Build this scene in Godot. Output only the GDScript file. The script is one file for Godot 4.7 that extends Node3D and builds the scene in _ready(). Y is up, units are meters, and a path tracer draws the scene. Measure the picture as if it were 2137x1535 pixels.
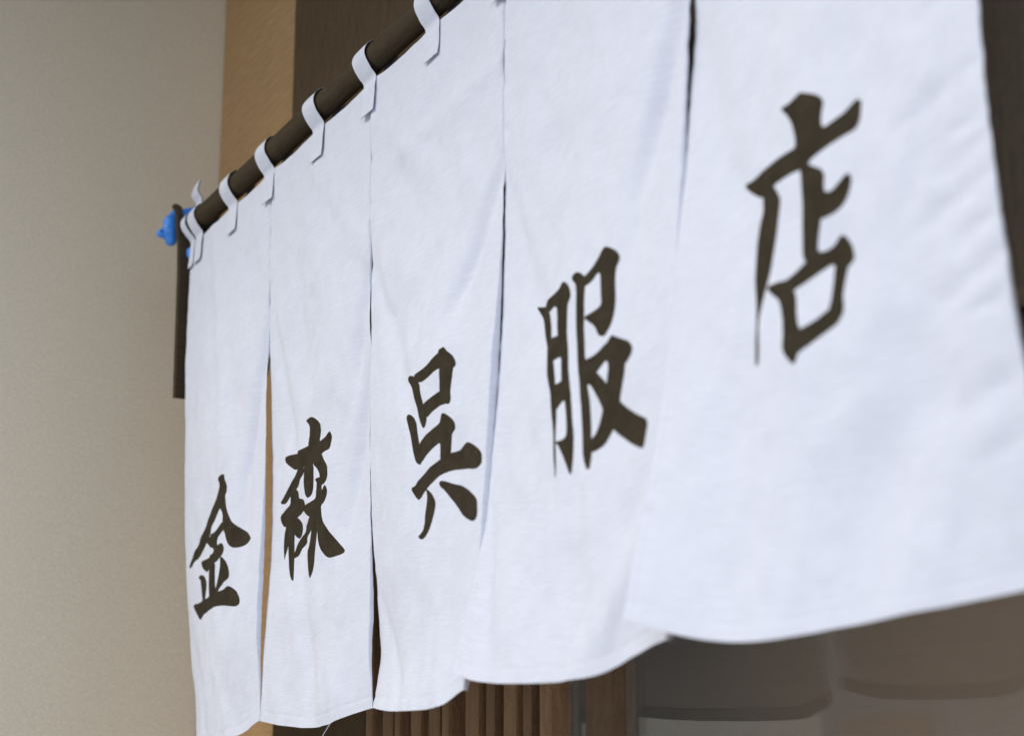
extends Node3D
# A white shop curtain of five panels hanging from a dark rod in front of a shop, seen close up along its length.

const BASE_Y := 2.35                    # height of the curtain's top edge above the street
const PANEL := 0.36                     # width of one cloth panel
const DROP := 0.757                     # height of the curtain
const HEAD := 1.84                       # underside of the lintel over the glass door
const SEWN := [0.0, 0.235, 0.225, 0.225, 0.165, 0.0]   # each panel is sewn to the one before it down to here
const LEVELS := [0, 0.08, 0.2, 0.32, 0.44, 0.54, 0.64, 0.7, 0.757]
# How far the left and the right edge of each panel hang out from the rod, at those levels.
const LEFT_OUT := [[0, 0.002, 0.002, -0.003, -0.008, -0.016, -0.027, -0.037, -0.04], [0, -0.002, -0.003, -0.011, -0.017, -0.0182, -0.0137, -0.0115, -0.011], [0, -0.001, -0.002, -0.006, -0.007, -0.0112, -0.021, -0.0255, -0.017], [0, 0, 0.001, -0.001, 0.004, 0.013, 0.027, 0.041, 0.055], [0, 0, -0.001, 0.008, 0.023, 0.035, 0.053, 0.067, 0.08]]
const RIGHT_OUT := [[0, -0.002, -0.003, -0.0035, -0.005, -0.002, -0.001, -0.006, -0.011], [0, -0.001, -0.002, -0.003, -0.006, -0.009, -0.0105, -0.01, -0.0165], [0, 0, 0.001, 0.004, 0.015, 0.021, 0.028, 0.0355, 0.044], [0, 0.001, 0.006, 0.014, 0.0235, 0.03, 0.036, 0.039, 0.041], [0, 0.003, 0.006, 0.009, 0.008, 0.001, -0.011, -0.018, -0.025]]
const BELLY := [0.01, 0.008, 0.012, 0.006, 0.004]
# How much lower than DROP the hem of each panel hangs, at nine places from its left to its right end.
const HEM := [[0.012, 0.02, 0.024, 0.025, 0.0235, 0.021, 0.0165, 0.0095, 0.0015], [0.003, 0.008, 0.0125, 0.0165, 0.02, 0.0205, 0.018, 0.011, 0.006], [0.006, 0.01, 0.0145, 0.018, 0.0205, 0.0225, 0.0238, 0.0225, 0.0117], [-0.0037, 0.006, 0.0115, 0.0148, 0.0172, 0.0182, 0.016, 0.005, -0.0039], [-0.019, -0.004, 0.0055, 0.0088, 0.006, 0.0025, -0.0015, -0.0055, -0.01]]
# How far the right edge of each panel curls back, at those levels.
const CURL := [
	[0.0, 0.0, 0.0, 0.0, 0.0015, 0.0065, 0.0065, 0.003, 0.0], [0.0, 0.0, 0.0, 0.0, 0.0, 0.0005, 0.005, 0.004, 0.0], [0.0, 0.0, 0.0, 0.002, 0.010, 0.013, 0.016, 0.013, 0.005],
	[0.0, 0.0, 0.0025, 0.004, 0.010, 0.015, 0.017, 0.013, 0.005], [0.0, 0.0, 0.0, 0.001, 0.002, 0.004, 0.005, 0.005, 0.004],
]
# Soft folds of each panel: from (across, down) to (across, down), width, height.
const FOLDS := [
	[[0.35, 0.25, 0.3, 0.4, 0.0138, -0.01116], [0.3, 0.4, 0.285, 0.55, 0.0184, -0.00609], [0.12, 0.05, 0.2, 0.3, 0.0184, 0.00447], [0.2, 0.3, 0.16, 0.62, 0.0345, 0.00406], [0.03, 0.62, 0.1, 0.74, 0.023, -0.00406]],
	[[0.012, 0.2, 0.085, 0.39, 0.0149, -0.00365], [0.085, 0.39, 0.2, 0.74, 0.0184, -0.00487], [0.35, 0.25, 0.32, 0.36, 0.0138, -0.00913], [0.35, 0.385, 0.3, 0.52, 0.0184, -0.01218], [0.18, 0.05, 0.34, 0.21, 0.0172, 0.00365], [0.3, 0.6, 0.26, 0.74, 0.0345, 0.00609]],
	[[0.012, 0.245, 0.085, 0.347, 0.0149, -0.00365], [0.085, 0.347, 0.19, 0.48, 0.0184, -0.00325], [0.05, 0.66, 0.15, 0.757, 0.0138, -0.00447], [0.34, 0.115, 0.11, 0.125, 0.0138, 0.00325], [0.352, 0.235, 0.27, 0.34, 0.0149, -0.00913], [0.3, 0.4, 0.28, 0.62, 0.0345, -0.00609], [0.02, 0.06, 0.17, 0.17, 0.0184, 0.00325]],
	[[0.008, 0.255, 0.063, 0.361, 0.0149, -0.00284], [0.063, 0.361, 0.11, 0.45, 0.0196, -0.00284], [0.352, 0.17, 0.31, 0.3, 0.0149, -0.01319], [0.3, 0.32, 0.28, 0.43, 0.0184, -0.00507], [0.02, 0.62, 0.06, 0.74, 0.0172, -0.00609], [0.34, 0.66, 0.25, 0.74, 0.0253, 0.00812]],
	[[0.004, 0.225, 0.065, 0.37, 0.0172, -0.00325], [0.065, 0.37, 0.11, 0.5, 0.0207, -0.00304], [0.353, 0.398, 0.285, 0.414, 0.0075, -0.00193], [0.353, 0.434, 0.325, 0.438, 0.006, -0.00177], [0.354, 0.455, 0.315, 0.46, 0.0065, -0.00193], [0.354, 0.478, 0.295, 0.492, 0.0075, -0.00225], [0.354, 0.508, 0.32, 0.516, 0.0065, -0.00209], [0.355, 0.537, 0.3, 0.552, 0.008, -0.00241], [0.355, 0.563, 0.325, 0.568, 0.006, -0.00193], [0.352, 0.62, 0.31, 0.63, 0.009, -0.00225], [0.352, 0.66, 0.32, 0.668, 0.009, -0.00193], [0.3, 0.5, 0.22, 0.7, 0.0403, -0.00609], [0.352, 0.33, 0.3, 0.345, 0.009, -0.00161]],
]

var M := {}
var taken := {}
var crumple: FastNoiseLite
var seam: FastNoiseLite


func _ready() -> void:
	# camera
	var cam := Camera3D.new()
	cam.name = "camera"
	cam.keep_aspect = Camera3D.KEEP_HEIGHT
	var lens := CameraAttributesPhysical.new()
	lens.frustum_focal_length = 59.4
	lens.frustum_focus_distance = 2.2
	lens.frustum_near = 0.02
	lens.frustum_far = 200.0
	lens.exposure_aperture = 4.2
	cam.attributes = lens
	add_child(cam)
	cam.look_at_from_position(Vector3(2.66088, 1.45270, 0.80779), Vector3(0.93871, 1.94426, -0.08245), Vector3.UP)
	cam.fov = rad_to_deg(2.0 * atan(767.5 / 3800.0))
	cam.near = 0.02
	cam.far = 200.0
	cam.current = true

	# sky, sun and exposure: an overcast day
	var env := Environment.new()
	env.background_mode = Environment.BG_SKY
	var sky_mat := ProceduralSkyMaterial.new()
	sky_mat.sky_top_color = Color(0.72, 0.765, 0.855)
	sky_mat.sky_horizon_color = Color(0.80, 0.84, 0.90)
	sky_mat.sky_curve = 0.2
	sky_mat.sky_energy_multiplier = 1.3
	sky_mat.ground_bottom_color = Color(0.30, 0.29, 0.28)
	sky_mat.ground_horizon_color = Color(0.55, 0.56, 0.57)
	sky_mat.sun_angle_max = 1.0
	var sky := Sky.new()
	sky.sky_material = sky_mat
	env.sky = sky
	env.tonemap_mode = Environment.TONE_MAPPER_LINEAR
	env.tonemap_exposure = 1.6
	env.sdfgi_enabled = true
	env.ssao_enabled = true
	env.ssil_enabled = true
	var world := WorldEnvironment.new()
	world.name = "daylight"
	world.environment = env
	add_child(world)
	var sun := DirectionalLight3D.new()
	sun.name = "sun"
	sun.light_energy = 0.35
	sun.light_color = Color(1.0, 0.985, 0.96)
	sun.light_angular_distance = 25.0
	sun.shadow_enabled = true
	add_child(sun)
	sun.look_at_from_position(Vector3.ZERO, Vector3(0.2, -0.72, -0.9), Vector3.UP)

	crumple = FastNoiseLite.new()
	crumple.seed = 11
	crumple.frequency = 1.0
	crumple.fractal_octaves = 3
	seam = FastNoiseLite.new()
	seam.seed = 5
	seam.frequency = 60.0
	make_materials()
	build_surroundings()
	build_shop()
	build_rod()
	build_curtain()
	build_clamp()


# ---------------------------------------------------------------- helpers

func numbered(called: String) -> String:
	if not taken.has(called):
		taken[called] = 0
		return called
	taken[called] += 1
	return "%s_%03d" % [called, taken[called]]


func tag(o: Node3D, label: String, category := "", group := "") -> void:
	o.set_meta("label", label)
	if category:
		o.set_meta("category", category)
	if group:
		o.set_meta("group", group)


func thing(called: String, label: String, category: String, at := Vector3.ZERO, group := "") -> Node3D:
	var o := Node3D.new()
	o.name = numbered(called)
	add_child(o, true)
	o.position = at
	tag(o, label, category, group)
	return o


func part(called: String, mesh: Mesh, mat: Material, parent: Node3D, at := Vector3.ZERO) -> MeshInstance3D:
	var o := MeshInstance3D.new()
	o.name = called
	o.mesh = mesh
	o.material_override = mat
	parent.add_child(o, true)
	o.position = at
	return o


func structure(called: String, mesh: Mesh, mat: Material, at := Vector3.ZERO) -> MeshInstance3D:
	var o := part(called, mesh, mat, self, at)
	o.set_meta("kind", "structure")
	return o


# A box with chamfered edges, centred on its own middle.
func block(size: Vector3, c := 0.003) -> ArrayMesh:
	var st := SurfaceTool.new()
	st.begin(Mesh.PRIMITIVE_TRIANGLES)
	st.set_smooth_group(-1)
	var h := size / 2.0
	c = minf(c, minf(h.x, minf(h.y, h.z)) * 0.45)
	var hull: Array[Vector3] = []
	for axis in 3:
		for s in [-1.0, 1.0]:
			for p in [-1.0, 1.0]:
				for q in [-1.0, 1.0]:
					var v := Vector3.ZERO
					v[axis] = s * h[axis]
					v[(axis + 1) % 3] = p * (h[(axis + 1) % 3] - c)
					v[(axis + 2) % 3] = q * (h[(axis + 2) % 3] - c)
					hull.append(v)
	for axis in 3:
		for s in 2:
			var b := axis * 8 + s * 4
			face(st, [hull[b], hull[b + 1], hull[b + 3], hull[b + 2]])
	for axis in 3:
		var nx := (axis + 1) % 3
		for s in 2:
			for p in 2:
				# the edge between face (axis, s) and face (nx, p)
				var a0 := hull[axis * 8 + s * 4 + p * 2]
				var a1 := hull[axis * 8 + s * 4 + p * 2 + 1]
				var b0 := hull[nx * 8 + p * 4 + 0 * 2 + s]
				var b1 := hull[nx * 8 + p * 4 + 1 * 2 + s]
				face(st, [a0, a1, b1, b0])
	for sx in 2:
		for sy in 2:
			for sz in 2:
				face(st, [hull[sx * 4 + sy * 2 + sz], hull[8 + sy * 4 + sz * 2 + sx], hull[16 + sz * 4 + sx * 2 + sy]])
	st.generate_normals()
	return st.commit()


# A flat convex face that looks away from the origin.
func face(st: SurfaceTool, pts: Array) -> void:
	var mid := Vector3.ZERO
	for p in pts:
		mid += p / pts.size()
	var n: Vector3 = (pts[1] - pts[0]).cross(pts[2] - pts[0])
	var order := pts.duplicate()
	if n.dot(mid) > 0.0:
		order.reverse()
	for k in range(1, order.size() - 1):
		st.add_vertex(order[0])
		st.add_vertex(order[k])
		st.add_vertex(order[k + 1])


# A flat outline in (z, y) given thickness along x, with a small chamfer.
func plate(outline: PackedVector2Array, x0: float, x1: float) -> ArrayMesh:
	var st := SurfaceTool.new()
	st.begin(Mesh.PRIMITIVE_TRIANGLES)
	st.set_smooth_group(-1)
	if Geometry2D.is_polygon_clockwise(outline):
		outline.reverse()
	var c := 0.0012
	var inner: PackedVector2Array = []
	var n := outline.size()
	for k in n:
		var d0 := (outline[k] - outline[(k + n - 1) % n]).normalized()
		var d1 := (outline[(k + 1) % n] - outline[k]).normalized()
		var m := (d0 + d1).normalized()
		inner.append(outline[k] + Vector2(-m.y, m.x) * c)
	var tris := Geometry2D.triangulate_polygon(inner)
	var rings := []
	for spec in [[x0, inner], [x0 + c, outline], [x1 - c, outline], [x1, inner]]:
		var ring: Array[Vector3] = []
		for p in spec[1]:
			ring.append(Vector3(spec[0], p.y, p.x))
		rings.append(ring)
	for k in range(0, tris.size(), 3):
		for j in [0, 1, 2]:
			st.add_vertex(rings[3][tris[k + j]])
		for j in [2, 1, 0]:
			st.add_vertex(rings[0][tris[k + j]])
	for r in 3:
		for k in n:
			var k2 := (k + 1) % n
			for v in [rings[r][k], rings[r + 1][k2], rings[r][k2], rings[r][k], rings[r + 1][k], rings[r + 1][k2]]:
				st.add_vertex(v)
	st.generate_normals()
	return st.commit()


func noise_image(w: int, h: int, sx: float, sy: float, seed_: int, octaves: int) -> Image:
	# tileable noise: looked up on a torus
	var n := FastNoiseLite.new()
	n.seed = seed_
	n.frequency = 1.0
	n.fractal_octaves = octaves
	var im := Image.create(w, h, false, Image.FORMAT_RF)
	for y in h:
		for x in w:
			var fx := float(x) / w
			var fy := float(y) / h
			var a := n.get_noise_2d(fx * sx, fy * sy)
			var b := n.get_noise_2d((fx - 1.0) * sx, fy * sy)
			var c := n.get_noise_2d(fx * sx, (fy - 1.0) * sy)
			var d := n.get_noise_2d((fx - 1.0) * sx, (fy - 1.0) * sy)
			var ax := smoothstep(0.7, 1.0, fx)
			var ay := smoothstep(0.7, 1.0, fy)
			im.set_pixel(x, y, Color(lerpf(lerpf(a, b, ax), lerpf(c, d, ax), ay), 0, 0))
	return im


# A colour texture: base colour (linear) times 1 + sum of layers [image, strength].
func tinted(w: int, h: int, layers: Array, low: Color, high: Color, grain: float, seed_: int) -> ImageTexture:
	var rng := RandomNumberGenerator.new()
	rng.seed = seed_
	var im := Image.create(w, h, false, Image.FORMAT_RGB8)
	for y in h:
		for x in w:
			var t := 0.5
			for l in layers:
				t += l[0].get_pixel(x, y).r * l[1]
			var c := low.lerp(high, clampf(t, 0.0, 1.0))
			var g := 1.0 + (rng.randf() + rng.randf() - 1.0) * grain
			im.set_pixel(x, y, Color(c.r * g, c.g * g, c.b * g).linear_to_srgb())
	im.generate_mipmaps()
	return ImageTexture.create_from_image(im)


func bump(layers: Array, w: int, h: int, strength: float, grain: float, seed_: int) -> ImageTexture:
	var rng := RandomNumberGenerator.new()
	rng.seed = seed_
	var im := Image.create(w, h, false, Image.FORMAT_RGB8)
	for y in h:
		for x in w:
			var t := 0.5 + rng.randf_range(-grain, grain)
			for l in layers:
				t += l[0].get_pixel(x, y).r * l[1]
			im.set_pixel(x, y, Color(t, t, t))
	im.bump_map_to_normal_map(strength)
	return ImageTexture.create_from_image(im)


func triplanar(low: Color, high: Color, rough: float, sx: float, sy: float, tile: float, grain: float, seed_: int, relief := 2.0) -> StandardMaterial3D:
	var big := noise_image(256, 256, sx, sy, seed_, 4)
	var fine := noise_image(256, 256, sx * 5.0, sy * 5.0, seed_ + 7, 2)
	var m := StandardMaterial3D.new()
	m.albedo_texture = tinted(256, 256, [[big, 0.75], [fine, 0.45]], low, high, grain, seed_)
	m.normal_enabled = true
	m.normal_texture = bump([[big, 0.25], [fine, 0.2]], 256, 256, relief, 0.03, seed_ + 3)
	m.roughness = rough
	m.uv1_triplanar = true
	m.uv1_world_triplanar = true
	m.uv1_scale = Vector3.ONE / tile
	return m


func make_materials() -> void:
	# cloth: a plain cotton weave with uneven horizontal threads
	var slub := noise_image(512, 512, 4.0, 120.0, 21, 2)
	var warp := noise_image(512, 512, 150.0, 14.0, 22, 2)
	var patch := noise_image(512, 512, 7.0, 7.0, 23, 3)
	var cloth := StandardMaterial3D.new()
	cloth.albedo_texture = tinted(512, 512, [[slub, 0.55], [warp, 0.22], [patch, 0.2]], Color(0.67, 0.685, 0.74), Color(0.76, 0.775, 0.835), 0.10, 31)
	cloth.normal_enabled = true
	cloth.normal_texture = bump([[slub, 0.30], [warp, 0.10], [patch, 0.08]], 512, 512, 2.2, 0.03, 32)
	cloth.normal_scale = 0.16
	cloth.roughness = 0.95
	cloth.metallic_specular = 0.2
	cloth.uv1_scale = Vector3(5.0, 5.0, 5.0)
	cloth.backlight = Color(0.62, 0.62, 0.64)
	cloth.cull_mode = BaseMaterial3D.CULL_DISABLED
	M.cloth = cloth
	var hem := cloth.duplicate()
	hem.backlight = Color(0.4, 0.4, 0.41)
	M.hem = hem
	var ink := StandardMaterial3D.new()
	ink.albedo_texture = tinted(512, 512, [[slub, 0.5], [warp, 0.3], [patch, 0.6]], Color(0.038, 0.030, 0.019), Color(0.056, 0.045, 0.029), 0.2, 33)
	ink.normal_enabled = true
	ink.normal_texture = cloth.normal_texture
	ink.normal_scale = 0.3
	ink.roughness = 0.95
	ink.metallic_specular = 0.15
	ink.uv1_scale = Vector3(5.0, 5.0, 5.0)
	ink.cull_mode = BaseMaterial3D.CULL_DISABLED
	M.ink = ink

	M.plaster = triplanar(Color(0.76, 0.68, 0.51), Color(0.88, 0.795, 0.61), 0.95, 45.0, 45.0, 0.25, 0.16, 41, 0.9)
	M.tan_board = triplanar(Color(0.46, 0.275, 0.115), Color(0.58, 0.355, 0.155), 0.7, 4.0, 40.0, 0.35, 0.10, 43, 3.0)
	M.dark_wood = triplanar(Color(0.105, 0.070, 0.037), Color(0.15, 0.102, 0.058), 0.85, 60.0, 5.0, 0.4, 0.12, 45, 1.0)
	M.grey_wood = triplanar(Color(0.20, 0.155, 0.105), Color(0.27, 0.215, 0.15), 0.85, 60.0, 5.0, 0.4, 0.12, 46, 1.0)
	M.rod_wood = triplanar(Color(0.056, 0.041, 0.024), Color(0.080, 0.058, 0.035), 0.85, 5.0, 60.0, 0.3, 0.12, 47, 2.0)
	for m in [M.dark_wood, M.rod_wood]:
		m.metallic_specular = 0.2
	M.slat_wood = []
	for k in 3:
		var f: float = [0.8, 1.0, 1.15][k]
		M.slat_wood.append(triplanar(Color(0.27, 0.155, 0.075) * f, Color(0.38, 0.22, 0.105) * f, 0.6, 60.0, 5.0, 0.4, 0.10, 49 + k, 2.0))
	M.stile_wood = triplanar(Color(0.17, 0.105, 0.055), Color(0.23, 0.145, 0.078), 0.85, 60.0, 5.0, 0.4, 0.1, 61, 1.0)
	M.stone = triplanar(Color(0.38, 0.37, 0.35), Color(0.48, 0.47, 0.445), 0.9, 30.0, 30.0, 1.2, 0.12, 53, 3.0)
	M.room = triplanar(Color(0.43, 0.25, 0.11), Color(0.46, 0.27, 0.12), 0.9, 6.0, 60.0, 0.8, 0.03, 55, 0.3)
	M.opposite = triplanar(Color(0.22, 0.20, 0.17), Color(0.30, 0.28, 0.24), 0.9, 20.0, 20.0, 0.8, 0.1, 57, 2.0)
	M.pale_wall = triplanar(Color(0.60, 0.62, 0.64), Color(0.70, 0.72, 0.74), 0.9, 20.0, 20.0, 0.8, 0.1, 59, 2.0)
	var pane := StandardMaterial3D.new()
	pane.albedo_color = Color(0.9, 0.95, 0.93, 0.08)
	pane.transparency = BaseMaterial3D.TRANSPARENCY_ALPHA
	pane.roughness = 0.02
	M.pane = pane
	var blue := StandardMaterial3D.new()
	blue.albedo_color = Color(0.05, 0.28, 0.82).linear_to_srgb()
	blue.roughness = 0.35
	M.blue = blue


# ---------------------------------------------------------------- the place

func beam(called: String, lo: Vector3, hi: Vector3, mat: Material, parent: Node3D, c := 0.003) -> MeshInstance3D:
	return part(called, block(hi - lo, c), mat, parent, (lo + hi) / 2.0 - parent.position)


func build_surroundings() -> void:
	var plane := PlaneMesh.new()
	plane.size = Vector2(120, 120)
	structure("ground", plane, M.stone)
	# the roof that shelters the shop front
	var eave := block(Vector3(7.0, 0.12, 1.4), 0.01)
	var o := part("roof_eave", eave, M.dark_wood, self, Vector3(2.2, BASE_Y + 0.95, 0.30))
	o.set_meta("kind", "structure")
	# the house over the way, mirrored in the glass door
	var house := thing("house", "long grey plastered house across the street, mirrored in the glass door", "house", Vector3(3.0, 0, 11.0))
	beam("wall", Vector3(-11.5, 0.0, 9.0), Vector3(15.0, 3.4, 13.0), M.opposite, house, 0.02)
	beam("roof", Vector3(-11.9, 3.402, 8.3), Vector3(15.4, 3.6, 13.4), M.dark_wood, house, 0.03)
	for k in 9:
		var x := -10.6 + k * 2.7
		beam("window", Vector3(x, 1.0 if k % 2 else 0.1, 8.96), Vector3(x + 1.2, 2.4, 8.999), M.slat_wood[k % 3], house, 0.01)
	var pale := thing("house", "pale plastered house beyond the grey one across the street, mirrored in the glass door", "house", Vector3(-20.0, 0, 13.0))
	beam("wall", Vector3(-32.0, 0.0, 11.0), Vector3(-12.2, 3.4, 15.0), M.pale_wall, pale, 0.02)
	beam("roof", Vector3(-32.4, 3.402, 10.3), Vector3(-12.0, 3.6, 15.4), M.dark_wood, pale, 0.03)


func build_shop() -> void:
	var y0 := 0.0
	var y1 := BASE_Y + 0.95 - 0.062
	var side := thing("side_wall", "plain beige plaster wall at the far end of the curtain", "wall", Vector3(-0.5, 0, 0.3))
	beam("plaster", Vector3(-0.72, y0, -0.3), Vector3(-0.365, y1, 1.11), M.plaster, side, 0.006)
	var board := thing("board_wall", "narrow tan wooden wall strip behind the rod, between beige plaster and dark boarding", "wall", Vector3(0.0, 0, -0.12))
	beam("board", Vector3(-0.363, y0, -0.2), Vector3(0.0255, y1, -0.154), M.tan_board, board, 0.002)
	var dark := thing("dark_boarding", "broad dark brown timber boarding above and behind the rod", "boarding", Vector3(0.35, 0, -0.12))
	beam("corner_post", Vector3(0.028, y0, -0.2), Vector3(0.385, y1, -0.148), M.dark_wood, dark, 0.003)
	beam("lintel", Vector3(1.2, HEAD + 0.002, -0.2), Vector3(3.6, y1, -0.13), M.grey_wood, dark, 0.004)
	beam("board", Vector3(0.3852, HEAD + 0.002, -0.2), Vector3(1.199, y1, -0.1485), M.dark_wood, dark, 0.001)

	var screen := thing("slatted_screen", "screen of upright brown wooden slats below the curtain hem", "screen", Vector3(0.65, 0, -0.15))
	var rng := RandomNumberGenerator.new()
	rng.seed = 8
	beam("sill", Vector3(0.387, 0.25, -0.178), Vector3(0.962, 0.31, -0.128), M.dark_wood, screen)
	beam("backing", Vector3(0.387, 0.312, -0.182), Vector3(0.905, HEAD, -0.176), M.grey_wood, screen, 0.001)
	for x in [[0.392, 0.02, 1], [0.45, 0.03, 0], [0.485, 0.012, 1], [0.535, 0.028, 1], [0.592, 0.03, 0], [0.632, 0.016, 1], [0.697, 0.034, 1], [0.75, 0.02, 0], [0.797, 0.028, 2], [0.84, 0.018, 0], [0.880, 0.025, 2]]:
		var w: float = x[1]
		beam("slat", Vector3(x[0], 0.312, -0.174), Vector3(x[0] + w, HEAD, -0.146 + rng.randf_range(-0.002, 0.002)), M.slat_wood[x[2]], screen, 0.002)
	beam("pane", Vector3(0.907, 0.312, -0.170), Vector3(0.9615, HEAD, -0.166), M.pane, screen, 0.0005)

	var door := thing("glass_door", "brown framed sliding glass door mirroring the curtain", "door", Vector3(1.8, 0, -0.17))
	beam("stile", Vector3(0.964, 0.02, -0.19), Vector3(1.016, HEAD, -0.155), M.stile_wood, door)
	beam("stile", Vector3(2.55, 0.02, -0.19), Vector3(2.63, HEAD, -0.155), M.dark_wood, door)
	beam("bottom_rail", Vector3(1.018, 0.02, -0.19), Vector3(2.548, 0.22, -0.155), M.dark_wood, door)
	beam("top_rail", Vector3(1.018, HEAD - 0.06, -0.19), Vector3(2.548, HEAD, -0.155), M.dark_wood, door)
	beam("pane", Vector3(1.018, 0.222, -0.178), Vector3(2.548, HEAD - 0.062, -0.174), M.pane, door, 0.0005)

	# the dim room behind the glass
	for w in [["room_floor", Vector3(0.12, -0.05, -0.46), Vector3(3.88, 0.012, -0.194)], ["room_ceiling", Vector3(0.12, HEAD + 0.1, -0.46), Vector3(3.88, HEAD + 0.2, -0.203)],
			["room_wall", Vector3(0.1, -0.06, -0.52), Vector3(3.9, HEAD + 0.22, -0.42)], ["room_wall", Vector3(0.2, -0.055, -0.47), Vector3(0.3, HEAD + 0.21, -0.205)], ["room_wall", Vector3(3.7, -0.055, -0.47), Vector3(3.8, HEAD + 0.21, -0.205)],
			["shop_front_wall", Vector3(2.632, 0.014, -0.33), Vector3(3.75, HEAD - 0.002, -0.10)]]:
		structure(w[0], block(w[2] - w[1], 0.004), M.room, (w[1] + w[2]) / 2.0)


func tube(path: Array, radii: Array, sides: int) -> ArrayMesh:
	var st := SurfaceTool.new()
	st.begin(Mesh.PRIMITIVE_TRIANGLES)
	var rings := []
	var side := Vector3.UP
	for k in path.size():
		var d: Vector3 = (path[mini(k + 1, path.size() - 1)] - path[maxi(k - 1, 0)]).normalized()
		if absf(d.dot(side)) > 0.95:
			side = Vector3.RIGHT
		side = (side - d * d.dot(side)).normalized()
		var up := d.cross(side)
		var ring := []
		for s in sides:
			var a := TAU * s / sides
			ring.append(path[k] + (side * cos(a) + up * sin(a)) * radii[k])
		rings.append(ring)
	for k in path.size() - 1:
		for s in sides:
			var s2 := (s + 1) % sides
			for v in [rings[k][s], rings[k + 1][s2], rings[k][s2], rings[k][s], rings[k + 1][s], rings[k + 1][s2]]:
				st.add_vertex(v)
	for e in [0, path.size() - 1]:
		for s in range(1, sides - 1):
			var t := [rings[e][0], rings[e][s], rings[e][s + 1]]
			if e == 0:
				t.reverse()
			for v in [t[0], t[2], t[1]]:
				st.add_vertex(v)
	st.index()
	st.generate_normals()
	return st.commit()


const ROD_Y := 0.029
const ROD_Z := -0.002


func build_rod() -> void:
	var rod := thing("curtain_rod", "dark brown wooden rod threaded through the white curtain loops", "rod", Vector3(0.9, BASE_Y + ROD_Y, ROD_Z))
	var path := []
	var radii := []
	var n := 60
	for k in n + 1:
		var x := lerpf(-0.9 - 0.016, 1.2, float(k) / n)
		path.append(Vector3(x, crumple.get_noise_2d(x * 2.0, 3.0) * 0.0012, crumple.get_noise_2d(x * 2.0, 9.0) * 0.0012))
		radii.append(0.0165)
	path.push_front(path[0] - Vector3(0.001, 0, 0))
	radii.push_front(0.0153)
	part("shaft", tube(path, radii, 32), M.rod_wood, rod)
	part("peg", tube([Vector3(-0.936, 0, 0), Vector3(-0.935, 0, 0), Vector3(-0.9165, 0, 0)], [0.007, 0.008, 0.008], 20), M.rod_wood, rod)
	var bracket := thing("rod_bracket", "dark hooked timber bracket carrying the end of the rod", "bracket", Vector3(-0.024, BASE_Y, -0.1))
	var outline: PackedVector2Array = []
	for p in [[-0.052, -0.2465], [0.0114, -0.2465], [0.0142, -0.038], [0.0163, 0.0067], [0.0193, 0.027], [0.0209, 0.0497], [0.0233, 0.0577], [0.0277, 0.0643], [0.0262, 0.0668], [0.0225, 0.0672], [0.0175, 0.066], [0.0133, 0.0625], [0.0113, 0.056], [0.0105, 0.046], [0.0100, 0.028], [0.0065, 0.021], [-0.001, 0.0185], [-0.009, 0.021], [-0.0125, 0.028], [-0.014, 0.045], [-0.020, 0.050], [-0.153, 0.050], [-0.153, -0.03], [-0.052, -0.055]]:
		outline.append(Vector2(p[0] + 0.1, p[1]))
	part("hook_board", plate(outline, -0.007, 0.005), M.rod_wood, bracket)


# ---------------------------------------------------------------- the curtain

func along(tab: Array, t: float) -> float:
	t = clampf(t, 0.0, DROP)
	var k := 0
	while k < LEVELS.size() - 2 and t > LEVELS[k + 1]:
		k += 1
	var h: float = LEVELS[k + 1] - LEVELS[k]
	var s: float = (t - LEVELS[k]) / h
	return (2 * s ** 3 - 3 * s * s + 1) * tab[k] + (s ** 3 - 2 * s * s + s) * h * slope(tab, k) + (3 * s * s - 2 * s ** 3) * tab[k + 1] + (s ** 3 - s * s) * h * slope(tab, k + 1)


func slope(tab: Array, j: int) -> float:
	var a := maxi(j - 1, 0)
	var b := mini(j + 1, LEVELS.size() - 1)
	return (tab[b] - tab[a]) / (LEVELS[b] - LEVELS[a])


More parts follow.
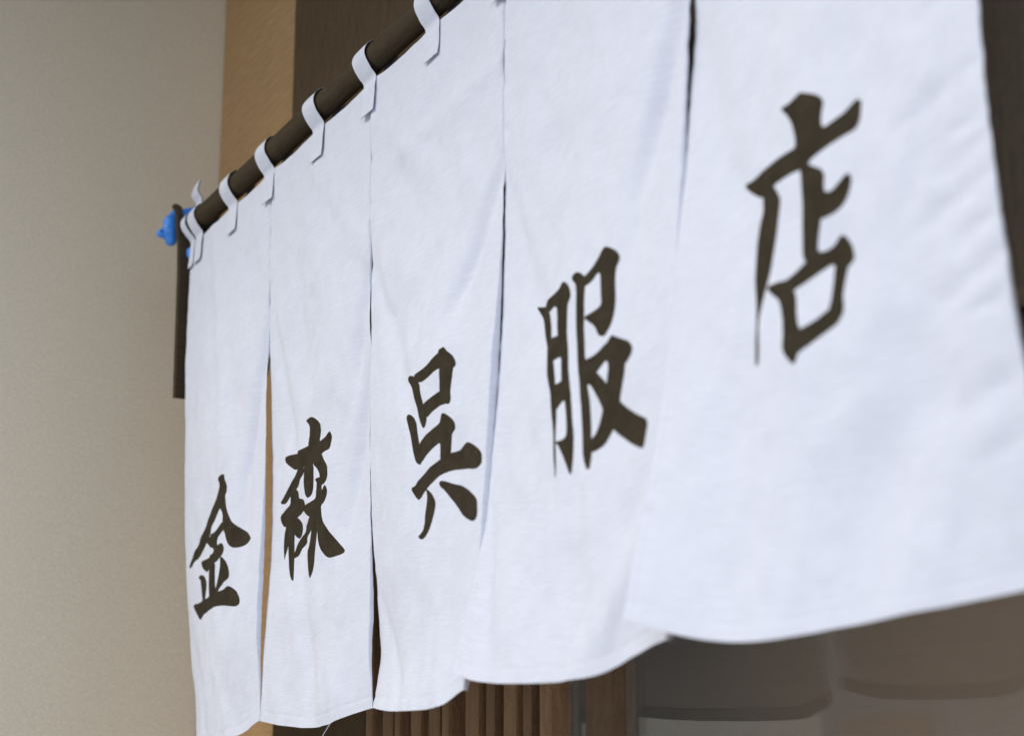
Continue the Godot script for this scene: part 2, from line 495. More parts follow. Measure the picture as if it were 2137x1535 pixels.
# The point of panel I that lies A across and V down the cloth.
func cloth_at(i: int, a: float, v: float) -> Vector3:
	var u := clampf(a / PANEL, 0.0, 1.0)
	var e := 4.0 * u * (1.0 - u)
	var k := mini(int(u * 8.0), 7)
	var hem: Array = HEM[i]
	var hang: float = cubic_interpolate(hem[k], hem[k + 1], hem[maxi(k - 1, 0)], hem[mini(k + 2, 8)], u * 8.0 - k)
	var y := -v - hang * smoothstep(0.45, 1.0, v / DROP)
	var z: float = along(LEFT_OUT[i], v) * (1.0 - u) + along(RIGHT_OUT[i], v) * u + BELLY[i] * e * smoothstep(0.05, 0.7, v / DROP)
	var p := Vector2(a, v)
	for f in FOLDS[i]:
		var s := Vector2(f[0], f[1])
		var d := Vector2(f[2], f[3]) - s
		var t: float = (p - s).dot(d) / d.length_squared()
		if t < -0.6 or t > 1.6:
			continue
		var off: float = (p - s - d * t).length() / f[4]
		if off < 3.0:
			z += f[5] * exp(-off * off) * smoothstep(-0.6, 0.25, t) * (1.0 - smoothstep(0.75, 1.6, t))
	z += crumple.get_noise_3d(a * 7.0, v * 5.0, i * 9.0) * 0.009 * smoothstep(0.0, 0.1, v) * smoothstep(0.0, 0.07, minf(a, PANEL - a))
	z += crumple.get_noise_3d(a * 30.0, v * 22.0, i * 9.0 + 50.0) * 0.0007
	var x := a
	if a > PANEL:
		var c := (a - PANEL) / 0.016
		x = PANEL + sin(c * 2.6) * 0.0012 - 0.2 * along(CURL[i], v) * c * c
		z -= (0.0006 + along(CURL[i], v)) * c ** 1.5
	# between the loops the top edge sags a little
	y -= 0.0035 * absf(sin(TAU * (a / PANEL))) * exp(-v / 0.05)
	# seams: the sewn edges dip in and wander a little
	var end: float = SEWN[i] if a < PANEL * 0.5 else SEWN[i + 1]
	var sewn := 1.0 - smoothstep(end - 0.02, end + 0.025, v)
	if i < 4:
		z -= 0.0070 * exp(-((PANEL - a) / 0.0026) ** 2) * sewn
	if i > 0:
		z += (0.0016 - 0.0085 * exp(-(a / 0.0026) ** 2)) * sewn * smoothstep(0.04, 0.0, a)
		x += seam.get_noise_2d(v, i * 3.0) * 0.0020 * smoothstep(0.03, 0.0, a)
	var near := minf(a if i > 0 else 1.0, PANEL - a if i < 4 else 1.0)
	z += 0.0011 * crumple.get_noise_2d(v * 75.0 - near * 25.0, i * 7.0) * exp(-(near / 0.02) ** 2) * sewn
	# the stitched folds along the edges and the hem
	z -= 0.0007 * exp(-((a - 0.0105) / 0.0016) ** 2) * (1.0 - sewn)
	z -= 0.00025 * exp(-((v - DROP + 0.013) / 0.0016) ** 2)
	var fray := crumple.get_noise_2d(v * 60.0, i * 4.0 + (3.0 if a > PANEL * 0.5 else 0.0)) * 0.0014
	x += fray * (smoothstep(0.02, 0.0, a) + smoothstep(PANEL - 0.02, PANEL, a)) * (1.0 - sewn if i > 0 else 1.0)
	return Vector3(i * PANEL + x, y, z)


func cloth_normal(i: int, a: float, v: float) -> Vector3:
	var h := 0.0007
	var da := cloth_at(i, a + h, v) - cloth_at(i, a - h, v)
	var dv := cloth_at(i, a, v - h) - cloth_at(i, a, v + h)
	return da.cross(dv).normalized()


func rounded(poly: PackedVector2Array) -> PackedVector2Array:
	var out: PackedVector2Array = []
	var n := poly.size()
	for k in n:
		out.append(poly[k].lerp(poly[(k + n - 1) % n], 0.2))
		out.append(poly[k].lerp(poly[(k + 1) % n], 0.2))
	return out


# One panel: its white cloth and, cut exactly out of it, the cloth that is dyed black.
func cloth_panel(i: int, strokes: Array) -> Array:
	var as_ := []
	var a := 0.0
	for x in [0.0, 0.0015, 0.003, 0.005, 0.008, 0.0095, 0.0115, 0.014]:
		as_.append(x)
	var steps := 44
	for k in range(1, steps):
		as_.append(lerpf(0.014, PANEL - 0.007, float(k) / steps))
	for x in [-0.007, -0.0045, -0.0025, -0.001, 0.0]:
		as_.append(PANEL + x)
	for x in [0.003, 0.006, 0.009, 0.0125, 0.016]:
		as_.append(PANEL + x)
	var vs := []
	steps = 92
	for k in range(0, steps):
		vs.append(lerpf(0.0, DROP - 0.018, float(k) / steps))
	for x in [-0.018, -0.015, -0.0138, -0.0122, -0.011, -0.007, -0.003, 0.0]:
		vs.append(DROP + x)
	var boxes := []
	for s in strokes:
		var r := Rect2(s[0], Vector2.ZERO)
		for p in s:
			r = r.expand(p)
		boxes.append(r)
	var white := SurfaceTool.new()
	var black := SurfaceTool.new()
	white.begin(Mesh.PRIMITIVE_TRIANGLES)
	black.begin(Mesh.PRIMITIVE_TRIANGLES)
	for iy in vs.size() - 1:
		for ix in as_.size() - 1:
			var cell := PackedVector2Array([Vector2(as_[ix], vs[iy]), Vector2(as_[ix + 1], vs[iy]), Vector2(as_[ix + 1], vs[iy + 1]), Vector2(as_[ix], vs[iy + 1])])
			var box := Rect2(cell[0], cell[2] - cell[0])
			var left := [cell]
			for k in strokes.size():
				if not boxes[k].intersects(box):
					continue
				var kept := []
				for piece in left:
					for q in Geometry2D.intersect_polygons(piece, strokes[k]):
						cloth_piece(black, i, q)
					kept.append_array(Geometry2D.clip_polygons(piece, strokes[k]))
				left = kept
			for q in left:
				cloth_piece(white, i, q)
	var out := []
	for st in [white, black]:
		st.index()
		st.generate_tangents()
		out.append(st.commit())
	return out


var seen_points := {}


func cloth_piece(st: SurfaceTool, i: int, poly: PackedVector2Array) -> void:
	var tris := Geometry2D.triangulate_polygon(poly)
	for k in range(0, tris.size(), 3):
		var t := [poly[tris[k]], poly[tris[k + 1]], poly[tris[k + 2]]]
		if (t[1] - t[0]).cross(t[2] - t[0]) < 0.0:
			t.reverse()
		for p in t:
			var key := Vector3i(i, roundi(p.x * 1e6), roundi(p.y * 1e6))
			if not seen_points.has(key):
				seen_points[key] = [cloth_at(i, p.x, p.y), cloth_normal(i, p.x, p.y)]
			st.set_normal(seen_points[key][1])
			st.set_uv(Vector2(p.x + i * 0.433, p.y + i * 0.271))
			st.add_vertex(seen_points[key][0])


# A strip of cloth with some thickness swept along a path in (z, y); x of its two edges may change along the way.
func strap(path: Array, x0: Array, x1: Array, thick: float) -> ArrayMesh:
	var pts := []
	var n := path.size()
	var sub := 5
	for k in n - 1:
		for s in sub:
			var t := float(s) / sub
			var p: Vector2 = path[k].cubic_interpolate(path[k + 1], path[maxi(k - 1, 0)], path[mini(k + 2, n - 1)], t)
			pts.append([p, lerpf(x0[k], x0[k + 1], t), lerpf(x1[k], x1[k + 1], t)])
	pts.append([path[n - 1], x0[n - 1], x1[n - 1]])
	var st := SurfaceTool.new()
	st.begin(Mesh.PRIMITIVE_TRIANGLES)
	var m := pts.size()
	var long := 0.0
	var grid := []
	var cols := 5
	for k in m:
		var d: Vector2 = (pts[mini(k + 1, m - 1)][0] - pts[maxi(k - 1, 0)][0]).normalized()
		var nrm := Vector2(-d.y, d.x)
		if k:
			long += (pts[k][0] - pts[k - 1][0]).length()
		var row := []
		for side in [1.0, -1.0]:
			for c in cols + 1:
				var f := float(c) / cols
				var x := lerpf(pts[k][1], pts[k][2], f)
				var q: Vector2 = pts[k][0] + nrm * side * thick * (0.5 if c > 0 and c < cols else 0.28)
				q += nrm * crumple.get_noise_2d(x * 40.0, long * 40.0) * 0.0006
				row.append([Vector3(x, q.y, q.x), Vector3(0, nrm.y, nrm.x) * side, Vector2(x * 1.0, long)])
		grid.append(row)
	var w := cols + 1
	var ring := []
	for c in w:
		ring.append(c)
	for c in w:
		ring.append(2 * w - 1 - c)
	for k in m - 1:
		for c in ring.size():
			var c2 := (c + 1) % ring.size()
			for v in [[k, c], [k, c2], [k + 1, c2], [k, c], [k + 1, c2], [k + 1, c]]:
				var e = grid[v[0]][ring[v[1]]]
				st.set_normal(e[1])
				st.set_uv(e[2])
				st.add_vertex(e[0])
	st.index()
	st.generate_tangents()
	return st.commit()


func build_curtain() -> void:
	var noren := thing("shop_curtain", "white five panel shop curtain with black brush characters hanging from the rod", "curtain", Vector3(0, BASE_Y, 0))
	var words := brush_strokes()
	for i in 5:
		var made := cloth_panel(i, words[i])
		var p := part("panel", made[0], M.cloth, noren)
		p.set_meta("label", "white panel with the black character %s" % ["金", "森", "呉", "服", "店"][i])
		part("written_character", made[1], M.ink, p)
		part("hem", hem_strip(i), M.hem, p)
	# loops over the rod: along, half width
	var rng := RandomNumberGenerator.new()
	rng.seed = 3
	for spot in [[0.008, 0.0105, -0.008], [0.041, 0.0165, 0.0], [0.200, 0.0185, 0.001], [0.3565, 0.0195, 0.0], [0.5455, 0.020, 0.001], [0.719, 0.0195, -0.001], [0.902, 0.0185, 0.001], [1.08, 0.019, 0.0], [1.26, 0.019, 0.001], [1.44, 0.019, 0.0], [1.62, 0.019, 0.0], [1.778, 0.019, 0.0]]:
		var x: float = spot[0]
		var h: float = spot[1]
		var lean: float = spot[2]
		var path := []
		var r := 0.0196 + rng.randf_range(-0.0003, 0.0008)
		var out := maxf(maxf(x_out(x - 0.01, 0.035), x_out(x + 0.01, 0.035)), maxf(x_out(x - h, 0.035), x_out(x + h, 0.035)))
		path.append(Vector2(out + 0.0034, -0.041 - rng.randf_range(0.0, 0.004)))
		path.append(Vector2(out + 0.0020, -0.03))
		path.append(Vector2(out + 0.0015, -0.015))
		path.append(Vector2(0.0018, 0.0))
		path.append(Vector2(0.0085, 0.009))
		for k in 9:
			var ang := deg_to_rad(-22.0 + 28.0 * k)
			path.append(Vector2(ROD_Z, ROD_Y) + Vector2(cos(ang), sin(ang)) * r)
		path.append(Vector2(-0.0075, 0.0))
		path.append(Vector2(-0.0070, -0.02))
		path.append(Vector2(-0.0072, -0.04))
		var x0 := []
		var x1 := []
		for k in path.size():
			var shift := lean * smoothstep(3.0, 7.0, float(k)) * (1.0 - smoothstep(10.0, 15.0, float(k)))
			if k > path.size() - 6:
				shift += 0.012
			x0.append(x - h + shift + rng.randf_range(-0.0006, 0.0006))
			x1.append(x + h + shift + rng.randf_range(-0.0006, 0.0006))
		part("loop", strap(path, x0, x1, 0.0010), M.cloth, noren)
	# the loose end of a tie that stands up behind the end of the rod
	part("tie_end", strap([Vector2(-0.012, 0.050), Vector2(-0.0095, 0.062), Vector2(-0.009, 0.072), Vector2(-0.0035, 0.083), Vector2(-0.0035, 0.092), Vector2(-0.007, 0.103)], [-0.008, -0.014, -0.018, -0.024, -0.020, -0.006], [0.008, 0.012, 0.012, 0.008, 0.008, 0.004], 0.004), M.cloth, noren)
	# a thread come loose from the hem
	var base := cloth_at(1, 0.262, DROP)
	var thread := []
	var rad := []
	for k in 9:
		var t := k / 8.0
		thread.append(base + Vector3(-0.012 * t + 0.004 * sin(t * 5.0), -0.006 - 0.010 * t + 0.003 * sin(t * 4.0), 0.004))
		rad.append(0.0004)
	thread.push_front(base)
	rad.push_front(0.0004)
	part("loose_thread", tube(thread, rad, 6), M.cloth, noren)


func x_out(x: float, v: float) -> float:
	var i := clampi(int(x / PANEL), 0, 4)
	return cloth_at(i, clampf(x - i * PANEL, 0.004, PANEL - 0.002), v).z


# The turned-up second layer of cloth along the bottom, just behind the panel.
func hem_strip(i: int) -> ArrayMesh:
	var st := SurfaceTool.new()
	st.begin(Mesh.PRIMITIVE_TRIANGLES)
	var cols := 48
	var rows := [DROP - 0.0005, DROP - 0.005, DROP - 0.010, DROP - 0.0145]
	for k in cols:
		for j in rows.size() - 1:
			var q := []
			for c in [[k, j], [k + 1, j], [k + 1, j + 1], [k, j + 1]]:
				var a := lerpf(0.001, PANEL + 0.012, float(c[0]) / cols)
				var v: float = rows[c[1]]
				var nrm := cloth_normal(i, a, v)
				q.append([cloth_at(i, a, v) - nrm * 0.0011, -nrm, Vector2(a, v)])
			for t in [0, 2, 1, 0, 3, 2]:
				st.set_normal(q[t][1])
				st.set_uv(q[t][2])
				st.add_vertex(q[t][0])
	st.index()
	st.generate_tangents()
	return st.commit()


# The five characters, as outlines of overlapping brush strokes on each panel: pairs (across, down) in tenths of a millimetre.
func brush_strokes() -> Array:
	var words := []
	var gold := [
		[2219, 4082, 2086, 4072, 1929, 4097, 2009, 4163, 1999, 4228, 1882, 4329, 1683, 4432, 1337, 4527, 1165, 4683, 802, 4832, 483, 4968, 218, 5111, 367, 5115, 779, 5033, 1093, 4956, 1297, 4871, 1389, 4794, 1877, 4700, 2097, 4520, 2195, 4483, 2289, 4424, 2246, 4375, 2315, 4339, 2329, 4282, 2271, 4205, 2216, 4151],
		[2097, 4520, 2283, 4408, 2326, 4504, 2397, 4604, 2521, 4747, 2706, 4855, 2860, 4944, 3109, 5056, 3209, 5108, 3076, 5129, 2909, 5146, 2746, 5146, 2635, 5123, 2541, 5069, 2433, 4973, 2359, 4889, 2305, 4844, 2247, 4726, 2254, 4655, 2199, 4573],
		[2255, 4731, 2157, 4757, 2068, 4809, 1932, 4838, 1391, 4802, 1278, 4854, 1389, 4912, 1647, 4982, 1871, 5013, 1930, 5072, 1848, 5103, 1499, 5101, 971, 5090, 1024, 5140, 1157, 5206, 1402, 5275, 1670, 5279, 1723, 5229, 2016, 5234, 2212, 5190, 2320, 5156, 2348, 5096, 2302, 5046, 2187, 4998, 2143, 5015, 2097, 5030, 2078, 4970, 2097, 4915, 2185, 4869, 2306, 4847],
		[1668, 5272, 1679, 5424, 1666, 5629, 1974, 5669, 2061, 5616, 1966, 5547, 1993, 5395, 2029, 5236, 1767, 5207],
		[2212, 5190, 2305, 5208, 2439, 5274, 2525, 5359, 2551, 5447, 2530, 5508, 2363, 5535, 2176, 5568, 2053, 5622, 1974, 5605, 2014, 5553, 2128, 5456, 2228, 5342, 2242, 5259],
		[852, 5293, 936, 5271, 1062, 5276, 1265, 5328, 1429, 5398, 1433, 5464, 1372, 5600, 1312, 5651, 1138, 5634, 1085, 5512, 1025, 5390, 972, 5333],
		[495, 5641, 794, 5634, 1139, 5626, 1648, 5634, 1669, 5601, 2061, 5623, 2368, 5631, 2442, 5611, 2507, 5613, 2622, 5647, 2791, 5722, 2992, 5819, 3055, 5896, 3047, 5944, 2933, 5947, 2572, 5872, 2258, 5815, 2021, 5795, 1707, 5798, 1299, 5808, 1055, 5829, 935, 5859, 775, 5824, 625, 5742],
	]
	words.append(gold)
	var forest := [
		[1644, 3862, 1525, 3880, 1597, 3921, 1655, 3970, 1691, 4074, 1662, 4229, 1844, 4365, 2070, 4381, 1994, 4230, 2041, 4107, 2045, 4035, 1968, 3974, 1876, 3924, 1773, 3885],
		[1662, 4229, 1362, 4228, 819, 4184, 605, 4197, 662, 4253, 808, 4330, 959, 4401, 1169, 4420, 1505, 4456, 1871, 4492, 2070, 4381, 2349, 4383, 2396, 4367, 2418, 4278, 2427, 4237, 2381, 4185, 2329, 4164, 2284, 4181, 2195, 4208, 1994, 4230, 1835, 4218],
		[1149, 4417, 1039, 4453, 945, 4523, 863, 4611, 738, 4685, 564, 4730, 461, 4754, 514, 4780, 672, 4798, 810, 4778, 903, 4734, 935, 4696, 1035, 4661, 1144, 4605, 1494, 4524, 1504, 4463],
		[1494, 4462, 1494, 4524, 1459, 4609, 1469, 4712, 1513, 4791, 1629, 4844, 1735, 4858, 1830, 4836, 1865, 4784, 1870, 4656, 1883, 4494, 1732, 4448],
		[1883, 4494, 1928, 4508, 1990, 4554, 2049, 4620, 2081, 4678, 2011, 4668, 1931, 4673, 1990, 4717, 1990, 4788, 1985, 4914, 1818, 4926, 1543, 4932, 1459, 4985, 1742, 5092, 2017, 5142, 2189, 5125, 2167, 5018, 2265, 4984, 2328, 4917, 2344, 4857, 2308, 4817, 2273, 4797, 2239, 4813, 2176, 4856, 2161, 4787, 2181, 4769, 2255, 4774, 2325, 4736, 2350, 4677, 2342, 4571, 2232, 4488, 2072, 4388, 1916, 4405],
		[1742, 5092, 1642, 5171, 1272, 5249, 1114, 5350, 1030, 5431, 983, 5464, 1004, 5514, 1081, 5504, 1157, 5492, 1265, 5392, 1621, 5316, 1823, 5256, 2020, 5184, 1920, 5115],
		[1833, 5254, 1777, 5362, 1741, 5455, 1645, 5501, 1690, 5659, 1746, 5789, 1805, 5818, 1936, 5773, 1987, 5676, 2008, 5514, 2049, 5354, 2077, 5275, 2019, 5170, 1872, 5165],
		[1743, 5085, 2077, 5275, 2092, 5373, 2128, 5446, 2188, 5535, 2283, 5609, 2414, 5651, 2622, 5668, 2780, 5673, 2902, 5668, 2802, 5602, 2680, 5520, 2533, 5428, 2386, 5338, 2262, 5232, 2222, 5158, 2167, 5018, 2009, 5030],
		[1020, 4658, 894, 4705, 914, 4768, 899, 4853, 686, 4878, 469, 4937, 486, 5004, 553, 5072, 679, 5091, 1082, 5129, 1105, 5021, 1302, 4979, 1502, 4988, 1559, 4927, 1461, 4863, 1354, 4831, 1176, 4804, 1148, 4754, 1100, 4703],
		[680, 5085, 594, 5166, 565, 5255, 562, 5361, 618, 5516, 643, 5458, 737, 5353, 789, 5247, 879, 5107],
		[680, 5085, 728, 5241, 753, 5355, 786, 5485, 842, 5608, 938, 5733, 1033, 5797, 1070, 5785, 1042, 5681, 995, 5516, 992, 5398, 1035, 5227, 1082, 5129],
		[1088, 5019, 1168, 5057, 1244, 5116, 1252, 5182, 1224, 5244, 1177, 5286, 1135, 5279, 1083, 5253, 1036, 5220, 1020, 5123, 856, 5045],
	]
	words.append(forest)
	var kure := [
		[1365, 4086, 1428, 4075, 1633, 4122, 1873, 4250, 1879, 4350, 1933, 4480, 2072, 4646, 2031, 4701, 1960, 4732, 1876, 4700, 1793, 4600, 1740, 4464, 1657, 4319, 1608, 4251, 1397, 4130],
		[1633, 4122, 1875, 4128, 2125, 4096, 2329, 4049, 2398, 4039, 2385, 4007, 2459, 4010, 2508, 4004, 2561, 4032, 2579, 4055, 2693, 4127, 2744, 4186, 2759, 4237, 2712, 4262, 2436, 4204, 2230, 4212, 1872, 4252],
		[2436, 4204, 2438, 4324, 2404, 4441, 2414, 4525, 2604, 4603, 2663, 4611, 2689, 4578, 2682, 4536, 2670, 4507, 2687, 4429, 2712, 4276, 2711, 4241, 2606, 4194],
		[2405, 4438, 2175, 4465, 1933, 4484, 1915, 4540, 2072, 4650, 2247, 4603, 2408, 4578, 2604, 4600, 2660, 4518],
		[1500, 4532, 1530, 4518, 1599, 4535, 1680, 4582, 1735, 4645, 1763, 4737, 1831, 4872, 1959, 5075, 1930, 5100, 1864, 5085, 1815, 5053, 1762, 4976, 1695, 4867, 1630, 4730, 1567, 4620],
		[1831, 4872, 2000, 4827, 2193, 4799, 2395, 4766, 2433, 4725, 2459, 4683, 2511, 4683, 2625, 4723, 2754, 4791, 2805, 4846, 2797, 4884, 2719, 4916, 2699, 4978, 2670, 5110, 2436, 4954, 2294, 4972, 2083, 5026, 1960, 5082, 1837, 5029],
		[2435, 4950, 2449, 5030, 2442, 5135, 2664, 5168, 2670, 5104, 2703, 4952, 2603, 4909],
		[1713, 5319, 1831, 5309, 1864, 5273, 2025, 5220, 2253, 5167, 2442, 5132, 2670, 5107, 2842, 5112, 2932, 5083, 3023, 5067, 3119, 5080, 3299, 5147, 3467, 5246, 3539, 5318, 3529, 5386, 3477, 5411, 3373, 5400, 3200, 5344, 2822, 5278, 2657, 5272, 2520, 5282, 2375, 5311, 2200, 5353, 2103, 5380, 2028, 5410, 1979, 5444, 1913, 5458, 1817, 5409],
		[2103, 5377, 2193, 5408, 2278, 5457, 2356, 5513, 2384, 5556, 2361, 5626, 2308, 5711, 2235, 5795, 2134, 5850, 2061, 5864, 1970, 5852, 1927, 5836, 1983, 5817, 2051, 5794, 2099, 5726, 2105, 5634, 2147, 5519, 2156, 5440],
		[2479, 5359, 2523, 5356, 2628, 5380, 2767, 5422, 3048, 5486, 3242, 5563, 3391, 5658, 3479, 5734, 3501, 5881, 3460, 5914, 3399, 5906, 3299, 5854, 3081, 5736, 2893, 5639, 2705, 5515, 2578, 5438, 2499, 5395],
	]
	words.append(kure)
	var clothes := [
		[762, 4028, 844, 4056, 927, 4070, 1106, 4173, 1172, 4301, 1359, 4499, 1438, 4648, 1471, 4730, 1535, 4951, 1600, 5190, 1649, 5493, 1667, 5567, 1656, 5706, 1630, 5815, 1616, 5700, 1601, 5485, 1497, 5179, 1433, 4947, 1201, 4590, 1043, 4395, 922, 4189, 811, 4081],
		[927, 4070, 1004, 4026, 1197, 4032, 1400, 4036, 1468, 4001, 1509, 3990, 1670, 4051, 1740, 4116, 1755, 4188, 1682, 4252, 1669, 4339, 1686, 4552, 1757, 4833, 1821, 5092, 1909, 5322, 1967, 5473, 1983, 5643, 1943, 5803, 1908, 5798, 1850, 5706, 1777, 5598, 1699, 5508, 1843, 5474, 1817, 5349, 1736, 5148, 1668, 4977, 1631, 4837, 1598, 4712, 1525, 4516, 1461, 4348, 1417, 4198, 1259, 4153, 1093, 4162, 975, 4154],
		[1311, 4487, 1505, 4504, 1596, 4532, 1620, 4716, 1558, 4706, 1469, 4722, 1419, 4705],
		[1530, 4958, 1593, 4960, 1662, 4946, 1737, 4975, 1756, 5130, 1695, 5127, 1637, 5167, 1594, 5196, 1532, 5185],
		[1649, 5493, 1760, 5496, 1843, 5474, 1891, 5503, 1850, 5581, 1776, 5570, 1711, 5520],
		[1775, 4027, 1816, 4003, 1880, 4005, 1950, 4035, 2006, 4077, 2054, 4138, 2033, 4193, 2050, 4462, 2040, 4576, 2074, 4757, 2106, 4857, 2255, 4941, 2162, 5074, 2195, 5234, 2213, 5375, 2266, 5572, 2302, 5682, 2307, 5779, 2286, 5823, 2253, 5813, 2199, 5746, 2134, 5653, 2094, 5494, 2028, 5201, 1969, 4977, 1910, 4749, 1855, 4532, 1853, 4369, 1864, 4103, 1816, 4073],
		[2006, 4077, 2070, 4060, 2164, 4017, 2242, 3970, 2295, 3925, 2337, 3899, 2379, 3904, 2463, 3942, 2549, 3988, 2605, 4048, 2594, 4089, 2545, 4141, 2552, 4253, 2575, 4404, 2569, 4517, 2546, 4597, 2508, 4666, 2454, 4718, 2405, 4709, 2344, 4678, 2308, 4626, 2257, 4578, 2103, 4493, 2050, 4462, 2188, 4460, 2317, 4449, 2371, 4426, 2346, 4273, 2305, 4114, 2249, 4107, 2172, 4147, 2103, 4166, 2030, 4170],
		[2106, 4857, 2248, 4861, 2390, 4830, 2500, 4792, 2531, 4757, 2553, 4740, 2620, 4771, 2724, 4816, 2863, 4874, 2958, 4947, 2966, 4998, 2885, 5035, 2802, 5050, 2537, 4955, 2495, 4945, 2417, 4976, 2347, 5010, 2191, 5066, 2100, 5005],
		[2537, 4955, 2566, 5024, 2549, 5089, 2540, 5149, 2485, 5294, 2470, 5373, 2414, 5457, 2341, 5538, 2265, 5567, 2296, 5681, 2408, 5673, 2492, 5649, 2546, 5605, 2619, 5553, 2735, 5353, 2776, 5228, 2813, 5129, 2812, 5046, 2692, 4958],
		[2162, 5074, 2222, 5080, 2317, 5176, 2484, 5356, 2495, 5432, 2620, 5546, 2763, 5638, 2953, 5760, 3134, 5861, 3182, 5877, 3202, 5816, 3230, 5661, 3046, 5559, 2905, 5472, 2735, 5353, 2541, 5156, 2347, 5014, 2243, 5008],
	]
	words.append(clothes)
	var shop := [
		[1425, 3544, 1542, 3556, 1632, 3534, 1687, 3513, 1756, 3542, 1845, 3583, 1917, 3628, 1948, 3685, 1927, 3741, 1917, 3800, 1924, 3864, 1949, 3888, 1818, 3983, 1749, 3975, 1622, 3925, 1638, 3876, 1611, 3757, 1585, 3693, 1514, 3618],
		[821, 3974, 994, 3993, 1129, 3976, 1269, 3960, 1426, 3943, 1621, 3940, 1636, 3906, 1924, 3867, 1960, 3892, 2062, 3872, 2173, 3849, 2252, 3799, 2299, 3780, 2337, 3805, 2332, 3881, 2320, 3953, 2280, 4000, 2190, 4015, 2054, 4039, 1929, 4059, 1839, 4075, 1782, 4095, 1749, 4145, 1638, 4128, 1513, 4130, 1330, 4139, 1346, 4183, 1299, 4230, 1154, 4182, 1058, 4135, 943, 4065],
		[1154, 4179, 1176, 4317, 1130, 4412, 1091, 4558, 1094, 4716, 1102, 4873, 1124, 5032, 1161, 5193, 1146, 5340, 1136, 5509, 1171, 5508, 1181, 5347, 1181, 5198, 1200, 5080, 1233, 4958, 1253, 4895, 1286, 4812, 1331, 4672, 1365, 4528, 1396, 4384, 1421, 4285, 1390, 4221, 1333, 4155, 1220, 4125],
		[1694, 4128, 1715, 4242, 1715, 4394, 1700, 4540, 1699, 4689, 1706, 4797, 1745, 4875, 1872, 4836, 1859, 4811, 1880, 4698, 1904, 4579, 1951, 4392, 1943, 4345, 1958, 4259, 1927, 4211, 1860, 4174, 1771, 4122, 1715, 4088],
		[1898, 4585, 1987, 4581, 2064, 4574, 2122, 4547, 2166, 4501, 2199, 4436, 2216, 4353, 2194, 4324, 2165, 4330, 2106, 4372, 2049, 4407, 1992, 4412, 1952, 4389, 1897, 4420],
		[1257, 4926, 1339, 4930, 1443, 4939, 1516, 4952, 1628, 4923, 1745, 4875, 1864, 4829, 1907, 4845, 1978, 4835, 2036, 4800, 2069, 4765, 2100, 4760, 2146, 4810, 2193, 4875, 2217, 4948, 2198, 4993, 2141, 5021, 2022, 4965, 1976, 4947, 1867, 4982, 1735, 5020, 1625, 5042, 1572, 5072, 1454, 5084, 1376, 5026, 1288, 4965],
		[1375, 5018, 1434, 5064, 1462, 5131, 1492, 5229, 1526, 5357, 1520, 5472, 1550, 5523, 1597, 5571, 1633, 5615, 1662, 5594, 1682, 5541, 1831, 5492, 1721, 5378, 1703, 5373, 1681, 5308, 1656, 5213, 1620, 5055, 1522, 5029],
		[2022, 4957, 2019, 5015, 2016, 5133, 2004, 5232, 1980, 5299, 2023, 5383, 2070, 5410, 2115, 5364, 2126, 5309, 2107, 5253, 2111, 5174, 2126, 5090, 2147, 5022, 2091, 4962],
		[1718, 5377, 1792, 5359, 1886, 5332, 1989, 5294, 2110, 5290, 2122, 5337, 2079, 5412, 2005, 5443, 1909, 5468, 1792, 5503, 1682, 5527, 1628, 5471, 1649, 5389],
	]
	words.append(shop)
	var out := []
	for word in words:
		var strokes := []
		for s in word:
			var poly: PackedVector2Array = []
			for k in range(0, s.size(), 2):
				poly.append(Vector2(s[k], s[k + 1]) * 1e-4)
			strokes.append(Geometry2D.offset_polygon(rounded(poly), 0.0006)[0])
		out.append(strokes)
	return out


# ---------------------------------------------------------------- the blue clamp

const GRIP := [  # x, y, z, radius of the two ends of each rounded limb
	[-0.055, 0.0615, 0.014, 0.0060, -0.055, 0.0475, 0.0215, 0.0098], [-0.055, 0.0475, 0.0215, 0.0098, -0.055, 0.031, 0.0215, 0.0112], [-0.055, 0.031, 0.0215, 0.0112, -0.055, 0.0165, 0.0190, 0.0092],
	[-0.055, 0.0275, 0.0285, 0.0070, -0.055, 0.0257, 0.0362, 0.0070], [-0.055, 0.0615, 0.014, 0.0062, -0.055, 0.064, 0.0035, 0.0068], [-0.055, 0.064, 0.0035, 0.0068, -0.052, 0.0760, -0.020, 0.0035],
	[-0.055, 0.062, -0.002, 0.0060, -0.040, 0.0700, -0.030, 0.0055], [-0.040, 0.070, -0.030, 0.0055, -0.009, 0.045, -0.034, 0.0055], [-0.009, 0.045, -0.034, 0.0055, -0.008, 0.0, -0.026, 0.0055],
	[-0.008, 0.0, -0.026, 0.0055, -0.0105, -0.0125, -0.002, 0.0058], [-0.0105, -0.0115, -0.001, 0.0058, -0.0105, -0.0185, -0.001, 0.0055],
]


func clamp_field(p: Vector3) -> float:
	var d := 1.0
	for g in GRIP:
		var a := Vector3(g[0], g[1], g[2])
		var ab := Vector3(g[4], g[5], g[6]) - a
		var t := clampf((p - a).dot(ab) / ab.length_squared(), 0.0, 1.0)
		var e := (p - a - ab * t).length() - lerpf(g[3], g[7], t)
		var h := maxf(0.005 - absf(d - e), 0.0) / 0.005
		d = minf(d, e) - h * h * 0.005 * 0.25
	var hole := Vector2(p.y - 0.0285, p.z - 0.0345).length() - 0.0018
	return maxf(d, -hole)


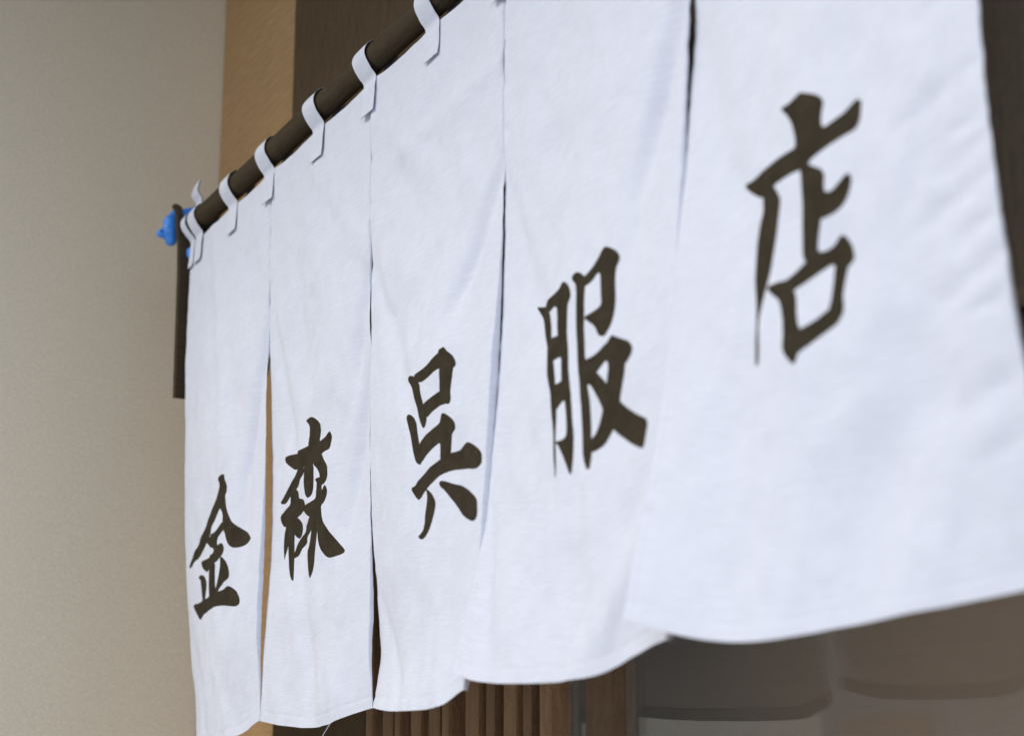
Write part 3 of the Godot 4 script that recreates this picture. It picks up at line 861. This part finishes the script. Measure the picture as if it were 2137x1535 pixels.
func build_clamp() -> void:
	var o := thing("plastic_clamp", "blue plastic spring clamp gripping the bracket at the end of the rod", "clamp", Vector3(-0.05, BASE_Y, 0))
	var s := 0.0018
	var lo := Vector3(-0.068, -0.03, -0.045)
	var n := Vector3i(40, 68, 52)
	var value := PackedFloat32Array()
	value.resize(n.x * n.y * n.z)
	for z in n.z:
		for y in n.y:
			for x in n.x:
				value[x + n.x * (y + n.y * z)] = clamp_field(lo + Vector3(x, y, z) * s)
	var spot := {}
	var verts: PackedVector3Array = []
	for z in n.z - 1:
		for y in n.y - 1:
			for x in n.x - 1:
				var sum := Vector3.ZERO
				var hits := 0
				var corner := []
				for k in 8:
					corner.append(value[x + (k & 1) + n.x * (y + ((k >> 1) & 1) + n.y * (z + (k >> 2)))])
				for k in 8:
					for b in [1, 2, 4]:
						if k & b == 0 and (corner[k] < 0.0) != (corner[k | b] < 0.0):
							var f: float = corner[k] / (corner[k] - corner[k | b])
							var p0 := Vector3(k & 1, (k >> 1) & 1, k >> 2)
							var p1 := Vector3((k | b) & 1, ((k | b) >> 1) & 1, (k | b) >> 2)
							sum += p0.lerp(p1, f)
							hits += 1
				if hits:
					spot[Vector3i(x, y, z)] = verts.size()
					verts.append(lo + (Vector3(x, y, z) + sum / hits) * s - Vector3(-0.05, 0, 0))
	var st := SurfaceTool.new()
	st.begin(Mesh.PRIMITIVE_TRIANGLES)
	for v in verts:
		var q := v + Vector3(-0.05, 0, 0)
		var e := 0.0006
		st.set_normal(Vector3(clamp_field(q + Vector3(e, 0, 0)) - clamp_field(q - Vector3(e, 0, 0)), clamp_field(q + Vector3(0, e, 0)) - clamp_field(q - Vector3(0, e, 0)), clamp_field(q + Vector3(0, 0, e)) - clamp_field(q - Vector3(0, 0, e))).normalized())
		st.add_vertex(v)
	for z in range(1, n.z - 1):
		for y in range(1, n.y - 1):
			for x in range(1, n.x - 1):
				var here := value[x + n.x * (y + n.y * z)]
				for axis in 3:
					var d := Vector3i.ZERO
					d[axis] = 1
					var there := value[x + d.x + n.x * (y + d.y + n.y * (z + d.z))]
					if (here < 0.0) == (there < 0.0):
						continue
					var u := Vector3i.ZERO
					var w := Vector3i.ZERO
					u[(axis + 1) % 3] = 1
					w[(axis + 2) % 3] = 1
					var c := Vector3i(x, y, z)
					var quad := [spot[c], spot[c - u], spot[c - u - w], spot[c - w]]
					if here < 0.0:
						quad.reverse()
					for t in [0, 1, 2, 0, 2, 3]:
						st.add_index(quad[t])
	part("jaws", st.commit(), M.blue, o)
